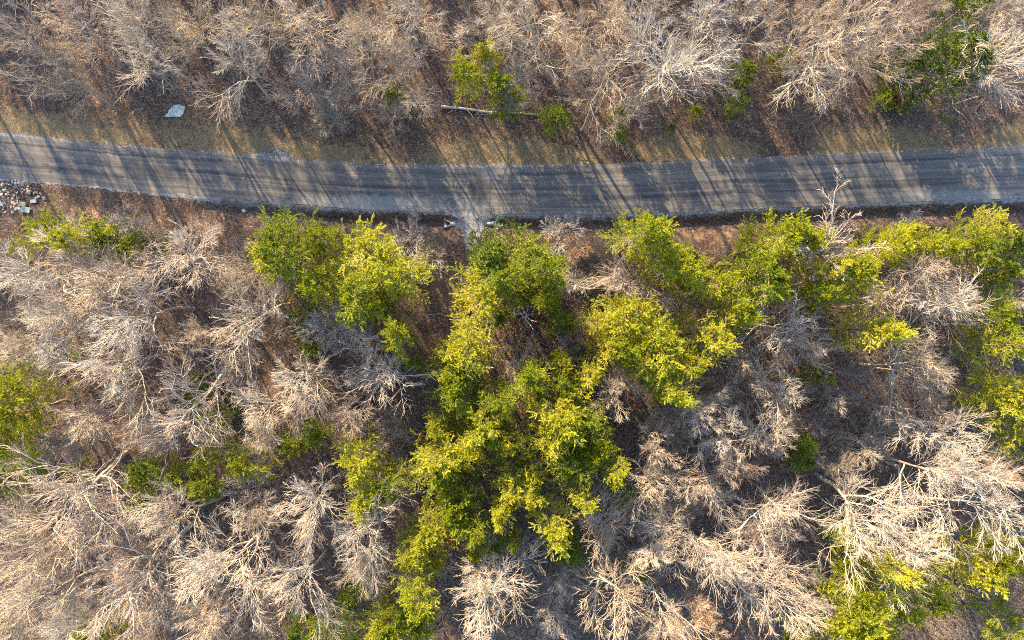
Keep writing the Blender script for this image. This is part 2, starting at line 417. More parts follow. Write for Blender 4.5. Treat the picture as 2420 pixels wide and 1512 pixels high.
me = patch_mesh('gravel_entrance', [(1040, 492), (1200, 492), (1165, 515), (1158, 530), (1140, 550), (1128, 585), (1100, 600), (1098, 575), (1085, 545), (1068, 530), (1075, 512)], om)
tag(obj('gravel_entrance', me), kind='structure')

# ------------------------------------------------------------------ tree meshes
def bare_arch(seed, h, cr, style):
    """trunk+limbs mesh, twig mesh. crown radius about cr at height h"""
    rg = np.random.default_rng(seed)
    tl, tw = [], []
    th = {'W': .40, 'B': .36, 'F': .24}[style]+rg.uniform(-.04, .06)
    r0 = {'W': .24, 'B': .19, 'F': .10}[style]*h/18
    K0 = 14
    lean = rg.normal(0, .04, 3); lean[2] = 0
    fork = style == 'W' and rg.random() < .6
    P, Rd = grow(np.zeros((1, 3)), np.array([[0, 0, 1.]])+lean, np.array([h*.93]), np.array([r0]), K0, .06, np.array([0, 0, .03]), .10, rg)
    tl.append(tubes(P, Rd, 8))
    nl = {'W': 10, 'B': 11, 'F': 11}[style]
    tt = th+(0.96-th)*((np.arange(nl)+rg.random(nl))/nl)
    f = tt*K0; i = np.minimum(f.astype(int), K0-1); fr = (f-i)[:, None]
    p = P[0, i]*(1-fr)+P[0, i+1]*fr
    az = np.arange(nl)*2.4+rg.uniform(-.6, .6, nl)
    el = rg.uniform(.40, .80, nl)+.45*tt
    if fork: el[:2] = 1.0
    d = np.stack([np.cos(az)*np.cos(el), np.sin(az)*np.cos(el), np.sin(el)], -1)
    s = (tt-th)/(1-th)
    l = cr*1.30*(1.15-.62*s)*rg.uniform(.7, 1.15, nl)
    r = np.interp(tt, [0, 1], [r0, r0*.2])*rg.uniform(.42, .65, nl)
    if fork: r[:2] = r0*.52; l[:2] *= 1.35
    P1, R1 = grow(p, d, l, r, 10, .12, np.array([0, 0, .03]), .22, rg)
    tl.append(tubes(P1, R1, 6))
    a = kids(P1, R1, l, {'W': 8, 'B': 8, 'F': 7}[style], (.35, .75), (.12, 1.0), (.42, .68), .60, rg)
    a2 = kids(P[:, 9:], Rd[:, 9:], np.array([cr*.9]), 9, (.35, .8), (.1, 1.0), (.5, .8), .55, rg)
    a = [np.concatenate([x, y]) for x, y in zip(a, a2)]
    P2, R2 = grow(a[0], a[1], a[2], np.maximum(a[3], .030), 6, .085, np.array([0, 0, .02]), .5, rg)
    tl.append(tubes(P2, R2, 4))
    b_ = kids(P2, R2, a[2], {'W': 5, 'B': 5, 'F': 5}[style], (.32, .66), (.15, 1.0), (.42, .75), .68, rg)
    P3, R3 = grow(b_[0], b_[1], b_[2], np.clip(b_[3], .023, .037), 4, .08, np.array([0, 0, .015]), .6, rg)
    tw.append(tubes(P3, R3, 3))
    c_ = kids(P3, R3, b_[2], {'W': 3, 'B': 4, 'F': 5}[style], (.30, .65), (.15, 1.0), (.5, .95), .72, rg, .15)
    P4, R4 = grow(c_[0], c_[1], c_[2], np.clip(c_[3], .015, .0215), 3, .09, np.array([0, 0, .015]), .55, rg)
    tw.append(tubes(P4, R4, 3))
    tips = P4[:, -1]
    rr = np.hypot(tips[:, 0]-tips[:, 0].mean(), tips[:, 1]-tips[:, 1].mean())
    return join(tl), join(tw), tips, float(np.quantile(rr, .92)), (float(tips[:, 0].mean()), float(tips[:, 1].mean())), float(tips[:, 2].max()), float(np.median(tips[:, 2]))

def flakes(P, D, l, wd, rg, droop=0.0):
    """diamond quads from P along D"""
    n = len(P)
    q = rg.normal(0, 1, (n, 3)); W = nrm(np.cross(D, q))
    L = l[:, None]; Wd = wd[:, None]
    v = np.stack([P, P+D*L*.45+W*Wd, P+D*L, P+D*L*.45-W*Wd], 1)
    return v.reshape(-1, 3), np.arange(n*4).reshape(n, 4)

def pine_arch(seed, h, cr, style):
    rg = np.random.default_rng(seed)
    P, Rd = grow(np.zeros((1, 3)), np.array([[0, 0, 1.]]), np.array([h*.98]), np.array([.16*h/12]), 12, .035, np.array([0, 0, .03]), .1, rg)
    wood = [tubes(P, Rd, 6)]
    nb = {'P': 58, 'C': 62, 'Y': 34}[style]
    base = {'P': .30, 'C': .08, 'Y': .05}[style]
    tt = base+(1-base)*np.sort(rg.random(nb))**{'P': .75, 'C': .85, 'Y': .9}[style]; tt = np.clip(tt, base, .985)
    f = tt*12; i = np.minimum(f.astype(int), 11); fr = (f-i)[:, None]
    p = P[0, i]*(1-fr)+P[0, i+1]*fr
    az = np.arange(nb)*2.399+rg.uniform(-.5, .5, nb)
    s = (tt-base)/(1-base)
    prof = {'P': np.sqrt(np.clip(1-(s*.97)**2.2, 0, 1))*(.62+.38*np.sin(s*2.2+.5)), 'C': (1-s)**.62*.95+.08, 'Y': np.sqrt(np.clip(1-(s*.95)**2, 0, 1))}[style]
    lobes = 1+.22*np.sin(az*2+seed)+.15*np.sin(az*3+seed*2.)
    l = cr*prof*lobes*rg.uniform(.6, 1.12, nb)+.25
    el = {'P': .18+.75*s, 'C': .25+.8*s, 'Y': .5+.6*s}[style]+rg.normal(0, .12, nb)
    d = np.stack([np.cos(az)*np.cos(el), np.sin(az)*np.cos(el), np.sin(el)], -1)
    P1, R1 = grow(p, d, l, np.full(nb, .035), 7, .07, np.array([0, 0, .03]), .3, rg)
    wood.append(tubes(P1, R1, 3))
    a = kids(P1, R1, l, 13, (.5, 1.15), (.22, 1.0), (.30, .46), .6, rg)
    # flatten the side sprays a little
    a[1][:, 2] = a[1][:, 2]*.55+.12
    a = (a[0], nrm(a[1]), np.clip(a[2], .25, 1.3), a[3])
    P2, R2 = grow(a[0], a[1], a[2], np.full(len(a[0]), .014), 4, .09, np.array([0, 0, .05]), .5, rg)
    wood.append(tubes(P2, R2, 3))
    fl = []
    def sprays(Pp, L, k, t0, sz, wd):
        n_, kk, _ = Pp.shape
        t = t0+(1-t0)*rg.random((n_, k))
        f = t*(kk-1); i = np.minimum(f.astype(int), kk-2); fr = (f-i)[..., None]
        ix = np.arange(n_)[:, None]
        q = Pp[ix, i]*(1-fr)+Pp[ix, i+1]*fr
        T = nrm(Pp[ix, i+1]-Pp[ix, i])
        dd = nrm(T*1.0+rg.normal(0, .50, T.shape)+np.array([0, 0, .22]))
        q = q.reshape(-1, 3); dd = dd.reshape(-1, 3)
        fl.append(flakes(q, dd, rg.uniform(.6, 1.3, len(q))*sz, rg.uniform(.7, 1.3, len(q))*wd, rg))
    dens = {'P': 52, 'C': 46, 'Y': 40}[style]
    sz, wd = {'P': (.15, .0185), 'C': (.14, .020), 'Y': (.14, .019)}[style]
    sprays(P2, a[2], dens, .12, sz, wd)
    sprays(P1, l, 30, .45, sz, wd)
    V, F = join(fl)
    rr = np.hypot(P2[:, -1, 0], P2[:, -1, 1])
    return join(wood), (V, F), None, float(np.quantile(rr, .93)), (0., 0.), float(V[:, 2].max()), .62*h

ARCH = {}
def add_arch(style, k, data, m1, m2):
    (V1, F1), (V2, F2), tips, rr, cen, zt, zm = data
    ARCH.setdefault(style, []).append(dict(trunk=mesh_from('trunk', V1, F1, m1, smooth=True), crown=mesh_from('crown', V2, F2, m2), r=rr, cen=cen, h=zt, zm=zm, tips=tips))
for k in range(8): add_arch('W', k, bare_arch(100+k, 18, 5.0, 'W'), M_LIMB, M_TWIG)
for k in range(7): add_arch('B', k, bare_arch(200+k, 17, 4.6, 'B'), M_TAN, M_TWIG)
for k in range(4): add_arch('F', k, bare_arch(300+k, 11, 3.6, 'F'), M_GREY, M_GREY)
for k in range(7): add_arch('P', k, pine_arch(400+k, 12, 3.0, 'P'), M_PTRUNK, M_PINE)
for k in range(3): add_arch('C', k, pine_arch(500+k, 9, 2.6, 'C'), M_PTRUNK, M_CEDAR)
for k in range(3): add_arch('Y', k, pine_arch(600+k, 5, 1.7, 'Y'), M_PTRUNK, M_SHRUB)
def reach_arch():
    rg = np.random.default_rng(61)
    P, Rd = grow(np.zeros((1, 3)), np.array([[0.02, 0.02, 1.]]), np.array([11.]), np.array([.24]), 10, .03, np.array([0, 0, .03]), .6, rg)
    top = P[0, -1]
    az = np.radians([62, 48, 8, -14, -62, 178, 118, -100, 30]); L = np.array([7.6, 5.6, 6.2, 5.2, 3.8, 4.2, 3.4, 3.2, 4.6]); el = np.radians([22, 35, 20, 15, 25, 20, 45, 30, 60])
    d = np.stack([np.cos(az)*np.cos(el), np.sin(az)*np.cos(el), np.sin(el)], -1)
    p = np.repeat(top[None], 9, 0)-np.array([0, 0, 1.])*rg.uniform(0, 2.0, 9)[:, None]
    P1, R1 = grow(p, d, L, np.array([.15, .11, .13, .12, .10, .09, .08, .08, .10]), 10, .10, np.array([0, 0, .01]), .3, rg)
    a = kids(P1, R1, L, 11, (.40, .85), (.15, 1.), (.26, .46), .5, rg)
    P2, R2 = grow(a[0], a[1], a[2], np.maximum(a[3], .035), 6, .16, np.array([0, 0, .02]), .5, rg)
    c_ = kids(P2, R2, a[2], 7, (.4, .9), (.2, 1.), (.35, .6), .6, rg)
    P3, R3 = grow(c_[0], c_[1], c_[2], np.clip(c_[3], .026, .036), 3, .18, np.array([0, 0, .02]), .5, rg)
    return join([tubes(P, Rd, 8), tubes(P1, R1, 6), tubes(P2, R2, 4)]), tubes(P3, R3, 3), P3[:, -1], 4.6, (.0, .0), 13., 12.
add_arch('R', 0, reach_arch(), M_DEAD, M_LIMB)
# rusty leaved young beech: bare mesh plus clinging leaves
for A in ARCH['F'][:2]:
    tp = A['tips']; rg = np.random.default_rng(9)
    q = np.repeat(tp, 3, 0)+rg.normal(0, .12, (len(tp)*3, 3)); dd = nrm(rg.normal(0, 1, q.shape))
    keep = rg.random(len(q)) < .30
    q, dd = q[keep], dd[keep]
    A['leaves'] = mesh_from('leaves', *flakes(q, dd, np.full(len(q), .17), np.full(len(q), .06), rg), M_RUST)

SPEC = {'R': ('bare_tree', 'tree', 'bare white-limbed tree', 'bare trees in the woods'),
        'W': ('bare_tree', 'tree', 'bare pale-limbed tree', 'bare trees in the woods'),
        'B': ('bare_tree', 'tree', 'bare tan-twigged tree', 'bare trees in the woods'),
        'F': ('bare_sapling', 'tree', 'grey thin-twigged tree', 'thin grey young trees'),
        'O': ('beech_tree', 'tree', 'small tree with rusty leaves', 'young trees keeping rusty leaves'),
        'P': ('pine_tree', 'tree', 'yellow-green pine', 'yellow-green pines in the woods'),
        'C': ('cedar_tree', 'tree', 'dark green cedar', 'dark green cedars'),
        'Y': ('evergreen_bush', 'bush', 'small green bush', 'small evergreen bushes under the trees')}
TREES = """
W|60|110|105|18|leaning into the upper left corner, crown cut by the frame
B|180|50|105|18|at top left, second from the corner above the road
B|135|165|70|16|on the left verge edge, its drooping twigs lowest at top left
W|320|105|110|19|whose long grey trunk slants above the pale flat rock
B|300|10|95|18|cut by the top edge between the two slanting grey trunks
B|430|55|105|18|on the top edge, directly above the long slanted trunk row
W|545|135|100|19|with forked white limbs, up and right of the pale flat rock
B|600|35|100|18|cut by the top edge above the forked white limbs
F|715|190|95|13|above the small gravel patch on the upper road edge
F|775|265|62|9|nearest the verge, just above the small gravel patch
B|735|50|100|17|on the top edge, left of the two grey converging trunks
F|800|150|85|13|between the forked white tree and the shadow-striped clearing
B|860|95|90|17|left of the shadow-striped clearing, trunk leaning up left
W|930|140|80|17|with one straight grey trunk beside the striped clearing
B|960|20|90|18|cut by the top edge left of the striped clearing
F|925|265|55|7|standing over the small green bush left of the striped clearing
F|985|235|50|6|low on the striped clearing, left end of the fallen log
B|1145|50|85|16|on the top edge, right of the striped clearing
F|1215|190|70|11|between the two bright pines above the fallen log
W|1270|70|110|19|with twisted white fork, above the pines by the log
B|1370|90|70|16|between the twisted fork and the widest crown above the road
W|1425|185|105|17|with a vase of white limbs, low crown near the verge
B|1440|30|85|18|cut by the top edge above the white vase limbs
W|1575|130|125|19|with the widest crown above the road, white side limb
B|1500|250|70|12|drooping over the verge below the widest crown
B|1655|55|105|18|on the top edge, right of the widest crown
B|1650|175|95|16|right of the widest crown, white twigs over low greens
B|1800|35|85|17|on the top edge above the leaning fan tree
B|1560|15|70|18|cut by the top edge directly above the widest crown
W|1925|180|98|15|leaning like an open fan, spreading up and right
B|1920|40|80|17|on the top edge between the fan tree and slanted trunks
W|2015|55|105|19|with a thick grey trunk slanting up right, top right
B|2130|75|100|18|with a long thin slanting trunk left of the tall cedar
B|2040|140|75|15|just up right of the open fan tree
B|2180|20|75|18|cut by the top edge left of the tall cedar
W|2365|125|95|18|right of the tall cedar, grey limbs at the right edge
B|2385|35|85|18|in the upper right corner
B|2385|200|65|13|on the right edge, lowest above the road
C|2235|145|76|16|tallest and broadest above the road, near the right edge
C|2285|15|42|16|cut by the top edge just above the tallest cedar
Y|2130|160|34|6|left beside the tallest cedar above the road
Y|2085|230|24|3|between the fan tree and the tallest cedar, near the verge
Y|1740|240|26|4|left of the foot of the open fan tree
Y|1755|168|28|5|up left of the open fan tree
Y|1850|140|28|5|half hidden behind the twigs atop the fan tree
P|1100|185|42|8|tallest of three beside the striped clearing above the road
P|1158|150|34|8|uppermost right of three beside the striped clearing
P|1200|245|52|7|growing over the middle of the fallen log
Y|1316|282|34|5|at the right tip of the fallen log
Y|925|230|28|4|left of the striped clearing, in grey brush
Y|1466|270|22|4|under the drooping twigs below the white vase tree
Y|1458|318|20|3|right at the verge below the white vase tree
Y|1585|303|10|2|tiniest one alone on the upper verge
Y|1640|268|16|3|at the verge below the second vase crown
P|122|542|60|7|brightest at the left end below the stone pile
P|60|562|30|4|nearest the left edge below the stone pile
P|215|548|50|10|second bright crown right of the stone pile
Y|290|545|46|9|third in the green strip below the leafy ditch
Y|350|552|27|8|last in the green strip below the leafy ditch
B|165|595|90|14|just under the bright pines at the left edge
F|300|580|70|11|with upright grey twigs poking over the green strip
W|445|600|85|13|with pale limbs fanning left, beside the ditch bank
W|65|665|105|16|at the left edge with white limbs reaching left
B|215|675|115|17|widest tan crown in the left woods below the road
B|100|745|95|16|at the left edge beneath the white reaching limbs
W|300|745|110|17|with long white limbs sweeping down left, left woods
F|120|800|78|12|above the left edge pines, twigs faint and grey
B|590|655|68|14|left of the big pine clump, twigs swept up
W|595|745|92|15|with a white hub of limbs left of the pine clump
B|480|790|62|12|left of the white hub, above small olive bushes
W|260|880|115|17|with a dark trunk lying right and limbs fanned left
F|765|765|70|10|below the big pine clump, silvery star of twigs
F|240|985|85|13|silvery blue, right of the left edge pines
W|430|955|108|17|with white forks among olive bushes, left middle
B|700|915|98|16|full round crown right of the olive bushes
B|615|975|78|15|down left of the full round crown
B|15|830|48|12|cut by the left edge above the left pines
W|390|1045|85|16|hanging white forks over the low green row
B|615|1035|58|14|just above the small pine of the low green row
W|135|1175|125|18|with a silvery star crown at the lower left edge
B|215|1240|95|17|right and below the silvery star crown
W|45|1315|105|18|at the lower left edge with drooping white limbs
B|150|1310|85|16|between two white drooping crowns, lower left
B|65|1420|100|18|second from the bottom left corner
W|400|1240|105|18|with upright white twigs, lower left woods centre
B|320|1315|98|17|down left of the upright white twigs
B|590|1190|88|16|below the small pine in the low green row
W|500|1330|120|19|with one straight white trunk slanting down left
W|290|1395|108|19|with bright forks above the bottom left pine
B|725|1215|100|17|left of the round silver crown, near the green column
W|680|1410|100|19|with bright herringbone limbs near the bottom edge
B|380|1450|72|17|right of the bottom left pine
B|480|1445|98|19|on the bottom edge left of the herringbone limbs
B|165|1480|78|19|on the bottom edge left of the bottom left pine
B|25|1490|68|19|in the bottom left corner
P|705|605|82|12|left crown of the big clump left of the culvert
P|825|610|94|13|largest and brightest of the clump left of the culvert
P|850|685|69|11|lower middle of the clump left of the culvert
P|955|645|63|11|right crown of the clump left of the culvert
Y|893|722|28|6|hanging at the bottom of the clump left of the culvert
Y|640|620|30|5|left fringe of the clump left of the culvert
Y|870|748|22|5|lowest tuft under the clump left of the culvert
Y|715|742|30|5|between the pine clump and the silvery twig star
Y|745|822|28|4|under the silvery twig star
Y|460|905|24|4|upper one of two beside the dark trunk tree
Y|455|935|22|4|lower one of two beside the dark trunk tree
Y|165|852|22|3|under the long white limbs near the left edge
P|45|900|52|9|topmost of the column on the left edge
P|45|965|62|10|middle of the column on the left edge
P|32|1030|56|9|lowest bright crown of the column on the left edge
C|8|1140|40|7|at the left edge under the pine column
Y|85|1095|32|4|right of the dark cedar at the left edge
Y|175|1115|30|3|left end of the low green row
Y|350|1128|45|5|second in the low green row, under hanging forks
Y|435|1132|38|5|third in the low green row
Y|487|1142|38|5|fourth in the low green row
P|497|1045|45|8|standing right of the hanging white forks
P|603|1095|48|9|right end and brightest of the low green row
Y|520|985|32|6|in the forks of the white olive-wood tree
Y|690|1038|32|5|left of two below the full round crown
Y|742|1020|32|5|right of two below the full round crown
Y|335|1180|30|4|below the low green row, brownish
P|268|1482|52|13|alone on the bottom edge, lower left
Y|715|1488|36|6|on the bottom edge left of the green column foot
P|782|1482|55|10|second on the bottom edge, left of the green column
P|953|812|45|11|sparse and open, alone in the shadow-striped lane
C|985|862|24|4|low beside the sparse open pine in the lane
F|965|588|65|8|brown and fine, between the clump and the gravel apron
F|1010|610|35|6|small and pale right beside the brown one by the apron
F|815|782|50|9|right of the silvery star below the pine clump
W|890|870|85|14|with a white hub beside the striped lane
B|838|955|78|13|tan and feathery below the white hub by the lane
F|922|1020|42|8|small and open at the green column's upper left
C|1150|592|58|10|left of the dark pair right below the gravel apron
C|1240|590|60|10|right of the dark pair below the gravel apron
P|1205|650|58|11|centre of the dark green group below the apron
P|1275|645|50|11|right side of the dark green group below the apron
P|1302|705|36|8|lower right tip of the dark green group
P|1115|710|62|13|olive with a silvery heart, at the lane's right side
P|1118|795|70|14|bright, left of the dead snag hollow
P|1108|860|62|13|left of the rusty star tree in the green block
P|1045|828|36|9|reaching left over the striped lane
Y|1190|748|24|6|tiny tuft left of the white dead snag
Y|1232|702|24|5|tuft directly above the white dead snag
Y|1318|758|34|7|right of the white dead snag
P|1338|850|28|8|between the broken stump and the green block
P|1392|765|42|9|right of the dead snag hollow, yellowish
P|1415|832|38|10|left of the pair of broad bright crowns
P|1405|885|34|10|above the round pinkish bare tree
P|1495|565|66|12|first tall crown at the roadside right of the apron
P|1560|592|60|11|second tall crown at the roadside right of the apron
P|1585|645|58|11|third, set back behind the roadside pair
P|1506|755|72|13|broad and bright, right of the twin white spread trees
P|1556|808|78|14|broadest in the block right of the dead snag hollow
P|1525|862|66|13|below the broadest crown, above the pinkish tree
P|1575|905|48|12|lowest right crown of the upper green block
P|1475|825|46|11|left flank of the broadest crown
P|1095|942|60|14|below the rusty star tree, on the lane side
P|1172|932|45|12|between the rusty star and the central crown
P|1142|990|60|15|upper left of the central dense block
P|1272|922|58|15|top crown of the central dense block
P|1356|905|46|13|top right crown of the central dense block
P|1306|958|70|16|tallest and brightest of the central dense block
P|1374|972|55|15|right shoulder of the central dense block
P|1042|995|36|9|left fringe of the central block by the lane
P|1058|1042|64|14|left flank of the central block, golden
P|1133|1032|50|14|golden crown left of the dark central gap
P|1222|1030|45|13|directly above the dark central gap
P|1306|1037|65|15|right of the dark central gap
P|1402|1030|50|14|right edge of the central block, upper
P|1033|1095|55|13|golden, lower left flank of the central block
P|1096|1090|48|14|between golden flank and dark central gap
P|1200|1120|50|14|pale star-tipped, below the dark central gap
P|1242|1086|40|13|star-tipped in the very middle of the dark gap
P|1342|1087|55|14|lower right body of the central block
P|1418|1068|42|13|right edge of the central block, middle
P|1450|1110|35|12|furthest right tuft of the central block
P|1272|1142|32|11|dim tuft under the star-tipped pair
P|1346|1157|35|12|lower right tuft of the central block
C|1472|1170|32|6|in shade beyond the block's furthest right tuft
P|1200|1208|36|12|lone star above the small grey tree
P|1292|1222|55|12|big star crown at the block's lower end
P|1100|1152|55|13|lower left body of the central block
P|1022|1225|64|13|lit mound at the block's lower left
P|1075|1208|50|13|right half of the lit lower left mound
P|1125|1236|36|11|small star right of the lit mound
P|972|1300|42|10|first of the column running down to the bottom edge
P|1040|1330|24|8|round tuft below the red-leaved bush
P|1130|1296|24|8|narrow tuft left of the small grey tree
P|1226|1268|18|8|tiny star directly above the small grey tree
C|1172|1287|30|5|dark low one left of the small grey tree
C|1340|1300|46|5|low and shaded, right of the small grey tree
P|966|1370|52|12|second of the column running down to the bottom edge
P|935|1432|52|13|third of the column running down to the bottom edge
P|905|1490|58|14|bottom left crown of the column's foot
P|1012|1450|34|8|right side of the column's foot
P|975|1485|50|13|bottom right crown of the column's foot
P|840|1075|55|10|top of the trio left of the central block
P|873|1142|60|10|largest of the trio left of the central block
P|925|1125|50|9|right one of the trio left of the central block
C|1502|1350|22|4|dark low one amid bare trees, bottom centre
Y|820|1408|32|6|under the twigs left of the column's foot
S|1243|737|32|7|white and jagged, standing in the green block hollow
B|1226|858|52|11|rusty star crown in the hollow of the green block
S|1283|850|26|5|short and broken, right beside the rusty star crown
F|1340|815|46|8|purplish, right of the hollow of the green block
W|1380|668|62|12|left one of the twin white spreading trees
W|1480|668|78|13|right one of the twin white spreading trees
B|1473|932|75|15|round and pinkish, right of the central block's top
O|1366|585|42|7|above the left twin spreading tree, by the ditch
F|922|1052|40|8|over the trio of pines left of the block
W|845|1270|98|16|round silver crown left of the green column
B|850|1365|62|14|under the round silver crown
W|1428|1250|78|13|full star crown right of the block's lower end
F|1236|1312|48|9|small grey T-shaped, short white trunk
W|1172|1415|108|18|with one thick white trunk, bottom centre left
B|1115|1375|70|16|up left of the thick white trunk at bottom centre
B|1326|1390|44|9|small pinkish puff crown, bottom centre
W|1458|1425|102|18|with a forked thick white trunk, bottom centre right
F|1306|1475|52|12|on the bottom edge between two thick white trunks
B|1542|1062|68|14|up right of the block's furthest right tuft
W|1556|1145|76|14|star crown right of the block's furthest right tuft
B|1558|1298|74|15|between the full star crown and the long diagonal tree
F|1532|1352|38|7|small grey beside the dark low cedar
W|1605|1475|72|18|in bright white on the bottom edge, right of centre
P|1797|570|74|12|broadest of the roadside greens right of the rusty sapling
P|1780|648|68|12|directly behind the broadest roadside crown
P|1820|680|48|11|lowest of the crowns behind the broadest roadside one
P|1863|592|56|11|left neighbour of the white tree reaching the road
P|1630|617|44|9|left of the rusty sapling by the ditch
P|1663|668|50|10|under the rusty sapling
P|1656|790|54|12|left of the white maze crown, tall bright
P|1730|740|50|12|up left of the white maze crown
P|1628|868|42|10|tapering lower right end of the upper block
P|1930|670|58|12|under the white tree reaching the road, left
P|1946|708|44|11|lowest under the white tree reaching the road
P|2013|662|55|12|under the white tree reaching the road, right
P|2065|577|58|11|lemon bright, right behind the white reaching tree
P|2108|560|40|9|between the lemon bright crown and the grey sapling
P|2148|567|52|10|above the big white sweeping crown, left
P|2198|555|48|10|fourth from the right edge along the road
P|2263|578|52|10|third from the right edge along the road
P|2315|545|50|9|second from the right edge along the road
C|2363|549|42|8|dark, nearly last at the right edge by the road
C|2406|572|40|8|dark, last at the right edge by the road
C|2375|645|42|7|dark, behind the last two by the right edge
P|1913|555|42|9|behind the twigs of the white tree reaching the road
P|2030|780|58|12|alone and round among bare trees, right side
P|2340|768|66|13|ragged and bright near the right edge
P|2322|822|40|12|lower lobe beside the ragged bright crown
Y|1930|880|28|6|small tuft under the white maze crown
P|2363|955|80|15|largest on the right edge, golden
P|2398|1015|67|15|lower neighbour of the golden right edge crown
P|2325|925|49|13|left shoulder of the golden right edge crown
R|1955|570|80|17|reaching out over the road with white bare limbs
W|2200|665|105|16|big and sweeping right, behind the roadside greens
W|2230|722|92|16|lower half of the big white sweeping pair
B|2096|716|60|12|left of the big white sweeping pair
W|1856|768|84|14|white maze crown below the roadside greens
B|1908|825|68|13|lower right lobe beside the white maze crown
F|1746|868|66|12|lilac grey, left of the white maze crown
F|2006|882|50|9|lilac grey, under the lone round pine
W|2165|858|92|15|with a bright limb sweeping right under the sweeping pair
B|2215|890|72|14|right behind the bright sweeping limb
B|1663|965|76|14|broom crown right of the pinkish round tree
W|1840|954|86|14|with a slanting grey trunk, middle of right woods
F|1975|948|55|10|thin, right of the slanting grey trunk tree
O|1680|590|46|7|between roadside greens, right of the apron
F|2153|520|26|4|tiny grey sapling on the bank beside the road
B|2396|712|48|12|cut by the right edge above the ragged bright pine
B|2213|975|68|13|left of the golden right edge crown
B|1713|1042|85|14|broad twiggy crown in the middle of the right woods
B|1820|1030|78|14|right neighbour of the broad twiggy crown
B|1746|1095|68|13|under the broad twiggy crown
W|1682|1170|66|13|cone of twigs below the broad twiggy crown
F|1980|1092|58|11|above the long curved white trunks
W|2246|1035|82|15|bright and feathery left of the lower golden crown
W|1880|1225|95|16|feather crown slanting down right, upper of two
W|1813|1262|82|15|feather crown slanting down right, lower of two
W|1663|1292|86|16|with a bent white trunk, lower right of centre
B|1735|1330|92|17|beneath the two feather crowns
W|1835|1410|110|19|long white diagonal crown near the bottom edge
O|1640|1462|68|15|on the bottom edge, right of the forked trunk
F|1913|1400|48|15|single slender white stem left of the bottom right pines
W|2080|1240|112|19|with a thick curved white trunk, lower right
W|2165|1295|100|18|with a long arched limb, lower right
W|2250|1145|115|19|with the longest straight white trunk, lower right
W|2350|1210|108|18|at the right edge, twin of the longest white trunk
B|2365|1125|72|17|brown and tangled at the right edge
C|1896|1058|38|6|deep green, upper of two between bare crowns
C|1903|1088|28|5|deep green, lower of two between bare crowns
Y|1763|1118|16|3|tiny tuft under the broad twiggy crown
P|1983|1260|26|9|small tuft at the foot of the thick curved trunk
P|2030|1375|91|16|largest of the bottom right group
P|1996|1442|87|17|bottom left of the bottom right group
P|2113|1390|58|15|middle of the bottom right group
P|2063|1478|64|16|hanging lowest in the bottom right group
P|2180|1346|52|11|right of middle in the bottom right group
P|2263|1336|56|11|right tip of the bottom right group
P|2330|1285|47|11|just above the deep shadow at the right edge
P|2398|1290|51|12|cut by the right edge above the deep shadow
P|2385|1462|58|12|in the bottom right corner beyond the deep shadow
P|2030|1292|38|12|behind the largest of the bottom right group
P|1897|1492|38|13|on the bottom edge at the slender white stem
P|655|592|42|10|furthest left crown of the big clump left of the culvert
P|765|560|46|10|top middle crown of the clump left of the culvert
P|765|655|48|11|in the dark cleft of the clump left of the culvert
F|2085|965|58|9|between the slanting grey trunk tree and the golden crown
F|2062|1062|52|9|just above the thin one over the curved white trunks
F|1925|1005|50|8|in the dark gap above the deep green cedars
F|1592|1015|52|9|between the pinkish round tree and the broad twiggy crown
F|1598|1200|54|9|left of the cone of twigs, lower right of centre
F|1500|1225|46|8|right beside the full star crown, low and faint
F|2125|800|52|9|under the big white sweeping pair, left side
F|1330|560|50|6|on the bank right of the dark cedar pair
F|1620|700|44|8|in the dark gap under the rusty sapling
F|545|640|52|8|in the gap left of the big pine clump, upswept
F|560|860|56|9|between white hub tree and full round crown, left woods
F|150|1060|58|8|in the brown hollow right of the left edge pine column
"""

def place(style, px, py, pr, h, label):
    key = 'F' if style == 'O' else style
    arr = ARCH[key][:2] if style == 'O' else ARCH[key]
    A = arr[rng.integers(len(arr))]
    if h >= 14 and style in 'WB': h = 14+(h-14)*(1.7 if style == 'W' else 1.4)*(.75 if py < 330 else 1.0)
    if style in 'PYC' and h < 13: h = h*1.25+(1.0 if style != 'Y' or h > 3 else 0)+(3.0 if style == 'P' and py > 1290 and h > 11 else 0)
    if style == 'P': h += 1.6
    sz = h/A['h']
    zm = A['zm']*sz                                     # height of the middle of the crown
    k = (H_CAM-zm)/H_CAM
    if style in 'PCY' and 500 < py < 625: py += 12
    x, y = sx(px)*k, sy(py)*k                           # where the crown stands, in metres
    r = pr*MPP*k
    sxy = r/A['r']*1.04
    if style == 'P': sxy *= 1.02 if (500 < py < 600) else 1.12
    if style in 'WBF' and py > 500: sxy *= 1.25 if style == 'F' else 1.10
    if style in 'YC': sxy *= 1.15
    rz = rng.uniform(0, 2*np.pi)
    if style == 'R': rz, sxy, sz = 0.0, 1.0, 1.25
    cx, cy = A['cen']; cx *= sxy; cy *= sxy
    x -= cx*np.cos(rz)-cy*np.sin(rz); y -= cx*np.sin(rz)+cy*np.cos(rz)
    name, cat, pre, grp = SPEC[style]
    o = empty(name, (x, y, float(ground_z(x, y))-0.08))
    o.rotation_euler = (rng.normal(0, .03), rng.normal(0, .03), rz); o.scale = (sxy, sxy, sz)
    tag(o, pre+' '+label, cat, grp)
    obj('trunk', A['trunk'], o); obj('crown', A['crown'], o)
    if style == 'O': obj('leaves', A['leaves'], o)
    return o
DEAD = []
for line in TREES.strip().splitlines():
    s, px, py, pr, h, lab = line.split('|')
    if s == 'S': DEAD.append((float(px), float(py), float(pr), float(h), lab)); continue
    place(s, float(px), float(py), float(pr), float(h), lab)

